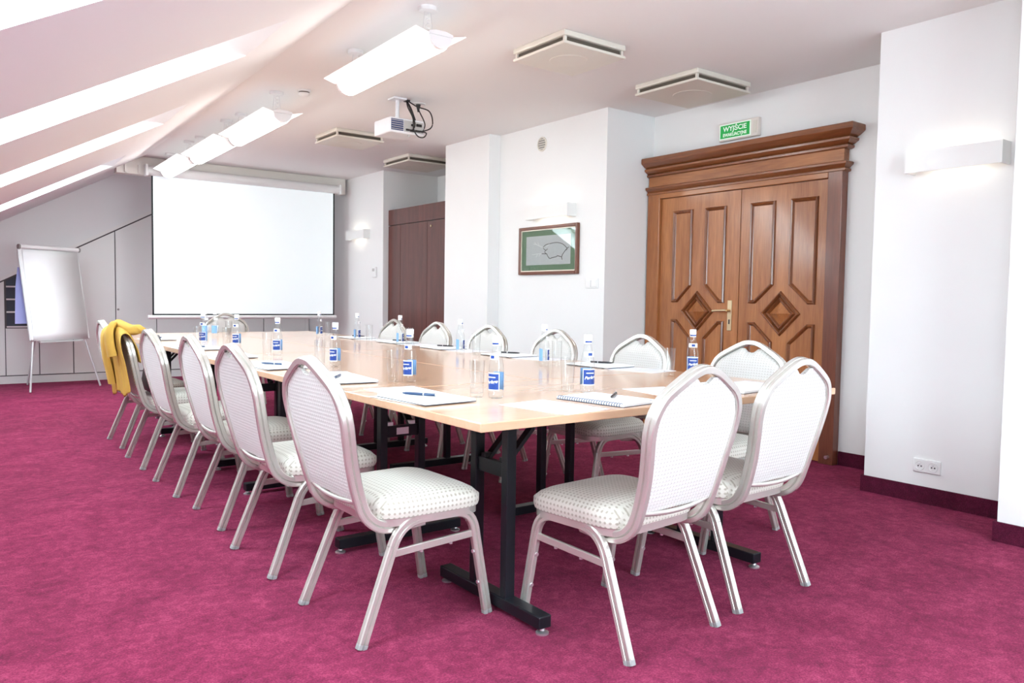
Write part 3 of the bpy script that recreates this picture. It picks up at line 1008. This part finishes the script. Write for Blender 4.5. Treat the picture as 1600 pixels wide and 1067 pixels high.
def make_chair():
    t = thing('banquet_chair', 'x', 'chair', (0, 0, 0), 0, 'cream banquet chairs round the table')
    for s in (-1, 1):
        A, B = Vector((-.228, s * .222, 0)), Vector((-.080, s * .202, .374))
        Cc, D = Vector((.196, s * .202, .374)), Vector((.260, s * .214, 0))

        def fil(p, q, r_, rad, n=7):
            u, v = (p - q).normalized(), (r_ - q).normalized()
            a, b = q + u * rad, q + v * rad
            return [a * (1 - k / n) ** 2 + q * 2 * (k / n) * (1 - k / n) + b * (k / n) ** 2 for k in range(n + 1)]
        f1, f2 = fil(A, B, Cc, .085), fil(B, Cc, D, .075)
        rl = MB().sweep(GRO, [A, A.lerp(f1[0], .5), f1[0]], Vector((0, 1, 0))).build('leg', 'champagne_metal', t, smooth=25)
        fl = MB().sweep(GRO, [f2[-1], f2[-1].lerp(D, .5), D], Vector((0, 1, 0))).build('leg', 'champagne_metal', t, smooth=25)
        MB().sweep(GRO, f1 + f2, Vector((0, 1, 0))).build('side_rail', 'champagne_metal', t, smooth=25)
        for L, p, q in ((rl, A, f1[0]), (fl, D, f2[-1])):
            MB().sweep([(a_ * 1.03, b_ * 1.03) for a_, b_ in GRO], [p, p.lerp(q, .05)], Vector((0, 1, 0))).build('foot_cap', 'cap_grey', L)
        for z in (.115, .225):
            q = f2[-1].lerp(D, 1 - z / f2[-1].z)
            MB().lathe([(.007, -.022), (.007, -.016), (.004, -.014)], 8, (q.x, q.y, q.z), 'X').build('stacking_stud', 'zinc', fl)
        a = A.lerp(f1[0], .275 / f1[0].z)
        b = f2[-1].lerp(D, 1 - .290 / f2[-1].z)
        st = MB().bar(a, b, .012, .024).build('stretcher', 'champagne_metal', t, bevel=.002)
        for k in (.35, .7):
            q = a.lerp(b, k)
            MB().lathe([(.006, -.018), (.006, -.012)], 8, (q.x, q.y, q.z)).build('stacking_stud', 'zinc', st)
    # back loop
    half = [(.02, .180, .362), (-.08, .180, .355), (-.145, .180, .364), (-.193, .180, .405), (-.220, .182, .475), (-.243, .190, .56),
            (-.262, .205, .645), (-.273, .2135, .700), (-.284, .2105, .752), (-.294, .182, .803), (-.302, .122, .842), (-.309, .05, .878), (-.311, 0, .887)]
    full = half + [(x, -y, z) for x, y, z in reversed(half[:-1])]
    path = catmull(full, 4)
    n = len(path)
    refs = []
    for k in range(n):
        z = path[k].z
        x = path[k].x
        if z > .74:
            tx, tz = .20, -.98
        else:
            kk = k if k < n / 2 else n - 1 - k
            a, b = path[min(kk + 1, n - 1)], path[max(kk - 1, 0)]
            tx, tz = b.x - a.x, b.z - a.z
            l = math.hypot(tx, tz)
            tx, tz = tx / l, tz / l
        refs.append(Vector((-tz, 0, tx)))
    MB().sweep(BPROF, path, refs).build('back_frame', 'champagne_metal', t, smooth=28)
    # upholstered back panel
    xz = [(.42, -.200), (.48, -.222), (.56, -.243), (.645, -.262), (.70, -.273), (.755, -.284), (.805, -.294), (.842, -.302), (.88, -.310)]
    wz = [(.42, .170), (.48, .172), (.56, .180), (.645, .195), (.70, .203), (.74, .203), (.9, .203)]
    ztop = [(0, .838), (.020, .841), (.036, .852), (.047, .866), (.060, .860), (.08, .850), (.12, .828), (.16, .805), (.185, .783), (.198, .755), (.203, .735)]
    NS, NT = 20, 18
    zb = .448
    m = MB()
    for side in (0, 1):
        for i in range(NS + 1):
            s = -1 + 2 * i / NS
            zt = interp(ztop, abs(s) * .203)
            for j in range(NT + 1):
                v = j / NT
                z = zb + v * (zt - zb)
                w = interp(wz, z)
                y = s * w
                edge = min(1.0, (1 - abs(s)) / .16, v / .10, (1 - v) / .10)
                puff = math.sin(max(0, edge) * PI / 2)
                x = interp(xz, z) + (0.004 + .024 * puff if side == 0 else -0.010 - .002 * puff)
                m.v.append((x, y, z))
    M1 = (NS + 1) * (NT + 1)

    def I(sd, i, j):
        return sd * M1 + i * (NT + 1) + j
    for sd in (0, 1):
        for i in range(NS):
            for j in range(NT):
                q = (I(sd, i, j), I(sd, i + 1, j), I(sd, i + 1, j + 1), I(sd, i, j + 1))
                m.f.append(q if sd == 0 else q[::-1])
    for i in range(NS):
        m.f.append((I(0, i, 0), I(1, i, 0), I(1, i + 1, 0), I(0, i + 1, 0)))
        m.f.append((I(0, i, NT), I(0, i + 1, NT), I(1, i + 1, NT), I(1, i, NT)))
    for j in range(NT):
        m.f.append((I(0, 0, j), I(0, 0, j + 1), I(1, 0, j + 1), I(1, 0, j)))
        m.f.append((I(0, NS, j), I(1, NS, j), I(1, NS, j + 1), I(0, NS, j + 1)))
    m.build('backrest', 'back_fabric', t, smooth=50)
    tr = [(-.212 - .010 * (1 - (k / 6 - 1) ** 2), -.171 + k * .342 / 12, .448 - .012 * (1 - (k / 6 - 1) ** 2)) for k in range(13)]
    MB().tube(tr, .0085, 8).build('back_trim', 'champagne_metal', t, smooth=60)
    # seat
    out = []
    K = 40
    for k in range(K):
        a = 2 * PI * k / K
        c, s = math.cos(a), math.sin(a)
        ex = .36
        x = math.copysign(abs(c) ** ex, c)
        y = math.copysign(abs(s) ** ex, s)
        hx = .218 if x > 0 else .195
        wy = .222 + .008 * x
        out.append((.035 + x * hx, y * wy))
    layers = [(.383, .93), (.386, .985), (.398, 1.0), (.420, 1.0), (.434, .975), (.445, .92), (.4535, .82), (.459, .66), (.462, .45), (.4635, .22)]
    m = MB()
    for z, q in layers:
        for x, y in out:
            # waterfall front and slight saddle
            xx = .035 + (x - .035) * q
            dz = -.012 * max(0, (xx - .12) / .13) ** 2 if z > .43 else 0
            m.v.append((xx, y * q, z + dz))
    for L in range(len(layers) - 1):
        for k in range(K):
            l = (k + 1) % K
            m.f.append((L * K + k, L * K + l, (L + 1) * K + l, (L + 1) * K + k))
    m.f.append(tuple(range(K - 1, -1, -1)))
    m.f.append(tuple((len(layers) - 1) * K + k for k in range(K)))
    m.build('seat', 'seat_fabric', t, smooth=60)
    m = MB()
    m.prism([(.035 + (x - .035) * .965, y * .965, .360) for x, y in out], (0, 0, .024))
    m.build('seat_pan', 'champagne_metal', t, smooth=40)
    index_kids(t)
    return t


ch0 = make_chair()
ch_used = [False]


def chair(label, x, y, rz):
    c = copy_tree(ch0) if ch_used[0] else ch0
    ch_used[0] = True
    c.location = (x, y, 0)
    c.rotation_euler = (0, 0, R(rz))
    c['label'] = label
    return c


ORD = ['nearest', 'second', 'third', 'fourth', 'fifth', 'sixth and farthest']
LY = [2.40, 3.15, 3.885, 4.63, 5.44, 6.23]
LX = [1.288, 1.280, 1.315, 1.293, 1.297, 1.325]
LR = [1.0, 0.5, -1.0, 0.5, 0.0, 0.5]
left = []
for k in range(6):
    extra = ', yellow jacket on its back' if k == 4 else ''
    left.append(chair('cream banquet chair, %s from camera on the skylight side%s' % (ORD[k], extra), LX[k], LY[k], LR[k]))
RY = [2.43, 3.16, 3.93, 4.67, 5.40, 6.12]
RR = [182, 179, 178, 181, 180, 180]
for k in range(6):
    chair('cream banquet chair, %s from camera on the wooden door side' % ORD[k], 3.035 if k == 0 else 3.0, RY[k], RR[k])
chair('cream banquet chair at the near table end, left of the two', 1.876, 1.862, 94.5)
chair('cream banquet chair at the near table end, right of the two', 2.480, 1.915, 92.5)
chair('cream banquet chair alone at the far table end below the screen', 2.52, 8.02, -90)

# ------------------------------------------------------------------ jacket and bag on the fifth chair
jk = thing('yellow_jacket', 'yellow jacket draped over the back of a skylight side chair', 'jacket', (LX[4], LY[4], 0), 0)
m = MB()
prof = [(-.225, .66), (-.245, .76), (-.262, .84), (-.285, .895), (-.315, .912), (-.345, .895), (-.348, .84), (-.336, .76), (-.322, .68), (-.308, .60), (-.296, .53), (-.290, .47)]
NY = 26
for j, (x, z) in enumerate(prof):
    q = max(0, (j - 4) / 7)
    for i in range(NY + 1):
        u = i / NY
        y = -.235 + .455 * u
        y += q * (-.02 + .03 * u)
        crown = -.055 * (abs(u - .52) * 2) ** 2 if 1 < j < 8 else 0
        fold = q * (.018 * math.sin(u * 17 + .5) + .010 * math.sin(u * 31 + 1.0 + j * .3))
        hem = (.018 * math.sin(u * 9 + 2) - .03 * u) if j == len(prof) - 1 else 0
        m.v.append((x - abs(fold) * .9 - q * .006, y, z + crown * (1 - q * .8) + hem))
for j in range(len(prof) - 1):
    for i in range(NY):
        a = j * (NY + 1) + i
        m.f.append((a, a + 1, a + NY + 2, a + NY + 1))
o = m.build('body', 'jacket_yellow', jk, smooth=80)
sm = o.modifiers.new('solid', 'SOLIDIFY')
sm.thickness = .007
sb = o.modifiers.new('sub', 'SUBSURF')
sb.levels = sb.render_levels = 1


def cloth_tube(name, pts, prof_r, flat, end=1.0):
    pts = catmull(pts, 5)
    pr = []
    for k in range(14):
        a = 2 * PI * k / 14
        w = 1 + .12 * math.sin(5 * a)
        pr.append((prof_r * math.cos(a) * w, prof_r * flat * math.sin(a) * w))
    mb_ = MB().sweep(pr, pts, Vector((1, 0, .1)))
    n_ = len(pts)
    for k in range(n_):                   # close the ends down softly
        f_ = k / (n_ - 1)
        q_ = min(1.0, .35 + f_ * 4) * (1 + (end - 1) * max(0, (f_ - .6) / .4) ** 2)
        for j in range(14):
            v_ = Vector(mb_.v[k * 14 + j])
            mb_.v[k * 14 + j] = tuple(pts[k] + (v_ - pts[k]) * q_)
    return mb_.build(name, 'jacket_yellow', jk, smooth=70)


cloth_tube('sleeve', [(-.33, -.06, .905), (-.375, -.075, .86), (-.378, -.09, .78), (-.365, -.10, .70)], .068, .38)
cloth_tube('sleeve', [(-.33, .12, .89), (-.368, .13, .82), (-.362, .14, .70), (-.345, .13, .60), (-.330, .125, .51)], .058, .36)
cloth_tube('collar_roll', [(-.34, .04, .89), (-.325, -.06, .895), (-.30, -.15, .878), (-.275, -.20, .866), (-.245, -.235, .872), (-.21, -.25, .862)], .032, .85, .55)

bgp = thing('black_handbag', 'black handbag standing on the seat of the chair with the jacket', 'handbag', (LX[4], LY[4], 0), 0)
m = MB()
for z, w, d in ((.464, .13, .05), (.475, .15, .065), (.54, .155, .068), (.62, .145, .055), (.69, .125, .030), (.71, .12, .018)):
    for k in range(24):
        a = 2 * PI * k / 24
        c, s = math.cos(a), math.sin(a)
        m.v.append((-.10 + d * math.copysign(abs(c) ** .5, c), -.02 + w * math.copysign(abs(s) ** .5, s), z))
for L in range(5):
    for k in range(24):
        l = (k + 1) % 24
        m.f.append((L * 24 + k, L * 24 + l, L * 24 + 24 + l, L * 24 + 24 + k))
m.f.append(tuple(range(23, -1, -1)))
m.f.append(tuple(5 * 24 + k for k in range(24)))
m.build('body', 'bag_black', bgp, smooth=60)
for x in (-.115, -.085):
    MB().tube(catmull([(x, -.09, .70), (x, -.08, .78), (x, -.02, .82), (x, .04, .78), (x, .05, .70)], 5), .006, 8).build('strap', 'bag_black', bgp, smooth=60)
MB().lathe([(.010, -.03), (.010, -.024)], 10, (-.02, -.02, .66), 'X').build('clasp', 'zinc', bgp)

# ------------------------------------------------------------------ flip chart
u = Vector((0.899, 0.438, 0))
nrm = Vector((0.438, -0.899, 0))
fc = thing('flip_chart', 'white flip chart on thin metal legs by the back cupboards', 'flip chart', (1.2785, 10.055, 0), math.atan2(.438, .899))
lean = 0.195


def fp(a, z, d=0.0):                      # local: x along the board, y behind it
    return Vector((a, lean * z - d, z))


def slab(a0, a1, z0, z1, d0, d1):
    m = MB()
    m.prism([fp(a0, z0, d0), fp(a1, z0, d0), fp(a1, z1, d0), fp(a0, z1, d0)], fp(0, 0, d1) - fp(0, 0, d0))
    return m


slab(-.345, .355, .555, 1.60, 0.0, 0.022).build('board', 'flip_grey', fc, bevel=.008)
slab(-.335, .345, .565, 1.575, 0.022, 0.026).build('whiteboard', 'flip_white', fc)
m = MB()
for i in range(13):
    z = .555 + (1.555 - .555) * i / 12
    b = .012 + .010 * math.exp(-((z - 1.27) / .05) ** 2) + .006 * math.sin(z * 9)
    for a in (-.310, .325):
        m.v.append(tuple(fp(a, z, .028 + b * (1 if i else .3))))
for i in range(12):
    m.f.append((2 * i, 2 * i + 1, 2 * i + 3, 2 * i + 2))
o = m.build('paper_pad', 'flip_white', fc, smooth=60)
o.modifiers.new('solid', 'SOLIDIFY').thickness = .006
MB().tube([fp(-.33, 1.585, .035), fp(.352, 1.585, .035)], .024, 14).build('paper_clamp', 'flip_white', fc, smooth=50)
for a in (-.345, .345):
    MB().tube([fp(a, 1.585, .035), fp(a + .016, 1.585, .035)], .028, 14).build('clamp_knob', 'hole_grey', fc, smooth=50)
MB().tube([fp(-.30, .56, .0), fp(-.405, 0.005)], .011, 10).build('leg', 'flip_grey', fc, smooth=50)
MB().tube([fp(.30, .56, .0), fp(.415, 0.005)], .011, 10).build('leg', 'flip_grey', fc, smooth=50)
MB().tube([fp(0, 1.45, -.01), Vector((0, .72, 0.008))], .011, 10).build('leg', 'flip_grey', fc, smooth=50)
slab(-.25, .25, .535, .55, -.0, .05).build('pen_tray', 'flip_grey', fc)
hs = MB()
hs.prism([fp(-.41, .74, -.10), fp(-.20, .74, -.10), fp(-.20, 1.36, -.10), fp(-.30, 1.36, -.10), fp(-.35, 1.15, -.10)], (0, .004, 0))
hs.build('folded_back_sheet', 'sheet_lilac', fc)

# ------------------------------------------------------------------ bottles and glasses
PR = [(0.0, .003), (.020, .0), (.0255, .004), (.0265, .012), (.0265, .105), (.0255, .118), (.0215, .140), (.0165, .163), (.0135, .182), (.0128, .196), (.0142, .199), (.0142, .206), (.012, .208)]


def make_bottle():
    t = thing('water_bottle', 'x', 'bottle', (0, 0, 0), 0, 'small water bottles on the conference table')
    MB().lathe(PR, 24).build('glass', 'bottle_glass', t, smooth=50)
    MB().lathe([(.0155, .200), (.0155, .218), (.0140, .2205), (0, .2205)], 18).build('cap', 'cap_white', t, smooth=40)

    def wrap(name, a0, a1, z0, z1, rr, mat, par):
        m = MB()
        n = 12
        for k in range(n + 1):
            a = a0 + (a1 - a0) * k / n
            for z in (z0, z1):
                m.v.append((rr * math.cos(a), rr * math.sin(a), z))
        for k in range(n):
            m.f.append((2 * k, 2 * k + 2, 2 * k + 3, 2 * k + 1))
        return m.build(name, mat, par, smooth=60)
    wb = wrap('label', R(-66), R(66), .029, .092, .0269, 'label_white', t)
    wrap('label_field', R(-60), R(60), .033, .088, .0272, 'label_blue', wb)
    wrap('back_label', R(118), R(242), .029, .092, .0269, 'label_pale', t)
    wrap('neck_label', R(-60), R(60), .137, .156, .0222, 'label_white', t)
    wrap('neck_mark', R(-22), R(22), .141, .152, .0226, 'label_blue', t)
    nb = wrap('neck_band', 0, 2 * PI, .186, .199, .0146, 'label_white', t)
    wrap('band_print', R(-70), R(70), .190, .196, .0149, 'label_blue', nb)

    def lettering(txt, size, z, rad, shear):
        me = text_mesh(txt, size, 0.0, shear, .0003)
        for v in me.vertices:
            a = v.co.x / rad
            zz = z + v.co.y + v.co.x * (.12 if shear else 0)
            v.co = Vector((rad * math.cos(a), rad * math.sin(a), zz))
        o = bpy.data.objects.new('lettering', me)
        me.materials.append(MATS['label_white'])
        COL.objects.link(o)
        o.parent = wb
    lettering('Perlage', .0165, .059, .0275, .35)
    lettering('CISOWIANKA', .0055, .0755, .0275, 0)
    index_kids(t)
    return t


def make_glass():
    t = MB().lathe([(0, .002), (.021, .0), (.0235, .004), (.0275, .132), (.0262, .132), (.0222, .016), (0, .012)], 24).build('drinking_glass', 'tumbler_glass', None, smooth=50)
    return tag(t, 'x', 'glass', 'clear tumblers on the conference table')


bt0, gl0 = make_bottle(), make_glass()
bt0.name = 'water_bottle'
used = {'b': 0, 'g': 0}
CAM = Vector((0, 0, 0))


def bottle(label, x, y, turn):
    b = bt0 if not used['b'] else copy_tree(bt0)
    used['b'] += 1
    b.location = (x, y, ZT)
    b.rotation_euler = (0, 0, math.atan2(-y, -x) + R(turn))
    b['label'] = label


def glass(label, x, y):
    g = gl0 if not used['g'] else gl0.copy()
    if used['g']:
        COL.objects.link(g)
    used['g'] += 1
    g.location = (x, y, ZT)
    g['label'] = label


BL = [(1.614, 2.241, -42), (1.610, 2.849, -42), (1.641, 3.653, -45), (1.665, 4.512, -30), (1.671, 5.284, -35), (1.554, 5.64, -30)]
for k, (x, y, a) in enumerate(BL):
    bottle('small glass water bottle, blue label, %s from camera on skylight side' % ORD[k], x, y, a)
BR = [(2.888, 2.437, 10), (2.614, 3.201, 100), (2.705, 4.148, 100), (2.772, 5.052, 95), (2.742, 5.694, 80), (2.703, 6.342, 75)]
for k, (x, y, a) in enumerate(BR):
    bottle('small glass water bottle, %s from camera on wooden door side' % ORD[k], x, y, a)
bottle('small glass water bottle behind the spiral notebook at the near table end', 2.016, 2.208, 28)
bottle('small glass water bottle at far table end, left of the pair', 1.885, 6.78, 150)
bottle('small glass water bottle at far table end, right of the pair', 1.955, 6.75, 150)
GL = [(1.572, 2.300), (1.562, 2.904), (1.588, 3.72), (1.619, 4.56), (1.619, 5.33), (1.498, 5.58)]
for k, (x, y) in enumerate(GL):
    glass('clear tall drinking glass beside the %s bottle on skylight side' % ORD[k], x, y)
GR = [(2.80, 2.50), (2.70, 3.20), (2.76, 4.05), (2.835, 5.03), (2.79, 5.58), (2.768, 6.32)]
for k, (x, y) in enumerate(GR):
    glass('clear tall drinking glass beside the %s bottle on wooden door side' % ORD[k], x, y)
glass('clear tall drinking glass left of the bottle behind the spiral notebook', 1.965, 2.262)
glass('clear tall drinking glass beside the pair of bottles at the far end', 2.04, 6.66)


# ------------------------------------------------------------------ papers, notebooks, pens
def sheet(label, x, y, rz, z=0.0, mat='paper_tinted', group='loose printed sheets on the table'):
    o = MB().box(-.105, .105, -.1485, .1485, 0, .0012).build('paper_sheet', mat)
    o.location = (x, y, ZT + z)
    o.rotation_euler = (0, 0, R(rz))
    return tag(o, label, 'paper', group)


def notebook(label, x, y, rz, z=0.0, spiral=True):
    t = thing('notebook', label, 'notebook', (x, y, ZT + z), R(rz), 'notebooks laid out on the table')
    MB().box(-.105, .105, -.1485, .1485, 0, .002).build('back_cover', 'notebook_cover', t)
    MB().box(-.1035, .1035, -.147, .147, .002, .0085).build('pages', 'paper', t)
    m = MB().box(-.104, .104, -.1475, .1475, .0085, .0095)
    m.build('top_page', 'paper', t)
    if spiral:
        pts = []
        n = 26
        for k in range(n * 8):
            a = 2 * PI * k / 8
            pts.append((-.105 + .006 * math.cos(a), -.14 + .28 * k / (n * 8), .0080 + .0062 * math.sin(a)))
        MB().tube(pts, .0012, 4).build('spiral_binding', 'spiral_wire', t)
    MB().box(.062, .088, -.135, -.128, .0095, .0098).build('printed_mark', 'pen_navy', t)
    return t


def pen(label, x, y, rz, z, mat):
    t = thing('pen', label, 'pen', (x, y, ZT + z + .0052), R(rz), 'ballpoint pens on the notebooks')
    MB().lathe([(.0018, -.070), (.0042, -.058), (.0050, -.04), (.0050, .055), (.0044, .058)], 10, (0, 0, 0), 'X').build('barrel', mat, t, smooth=40)
    MB().lathe([(.0052, .012), (.0052, .016)], 10, (0, 0, 0), 'X').build('ring', 'zinc', t)
    MB().lathe([(.0028, .058), (.0028, .068), (.0, .069)], 8, (0, 0, 0), 'X').build('button', 'zinc', t, smooth=40)
    MB().bar((.015, 0, .0062), (.056, 0, .0062), .003, .0012).build('clip', 'zinc', t)
    return t


SIDE_L = [(1.38, 2.33, 4), (1.395, 3.04, -6), (1.375, 3.75, 3), (1.395, 4.50, -3), (1.42, 5.22, 4), (1.44, 6.42, -4)]
for k, (x, y, a) in enumerate(SIDE_L):
    sheet('printed sheet under the notebook, %s from camera on skylight side' % ORD[k], x + .055, y + .235, a - 6)
    sheet('plain paper beneath the notebook, %s from camera on skylight side' % ORD[k], x - .012, y + .03, a + 5, .0014, 'paper')
    notebook('white notebook, %s from camera along the skylight side' % ORD[k], x, y, a, .003, False)
    pen('dark blue ballpoint pen on the %s skylight side notebook' % ORD[k], x - .01, y + .02, a + (-63 if k != 1 else -120), .0128, 'pen_navy')
SIDE_R = [(2.885, 3.06, 184), (2.885, 3.88, 182), (2.885, 4.64, 178), (2.93, 5.38, 181), (2.93, 6.10, 180)]
for k, (x, y, a) in enumerate(SIDE_R):
    sheet('printed sheet beside the notebook, %s from camera on wooden door side' % ORD[k], x + .03, y - .26, a + 5)
    sheet('plain paper beneath the notebook, %s from camera on wooden door side' % ORD[k], x + .01, y + .035, a - 5, .0014, 'paper')
    notebook('white notebook, %s from camera along the wooden door side' % ORD[k], x, y, a, .003, False)
    pen('black ballpoint pen on the %s wooden door side notebook' % ORD[k], x + .03, y + .03, 118, .0128, 'pen_black')
# near end
sheet('printed sheet near the table corner left of the spiral notebook', 1.645, 1.960, 8)
notebook('open spiral notebook with blue binding at the near table edge', 1.912, 1.985, 8 - 90 + 85, 0.0, True).rotation_euler = (0, 0, R(8))
pen('black ballpoint pen lying on the spiral notebook', 1.965, 2.01, 38, .0098, 'pen_black')
sheet('printed sheet right of the spiral notebook at the near end', 2.30, 2.06, -8)
notebook('white notebook behind the right near end chair', 2.60, 2.02, 6, 0.0, False)
sheet('printed sheet by the near right corner of the table', 2.84, 2.02, 3)
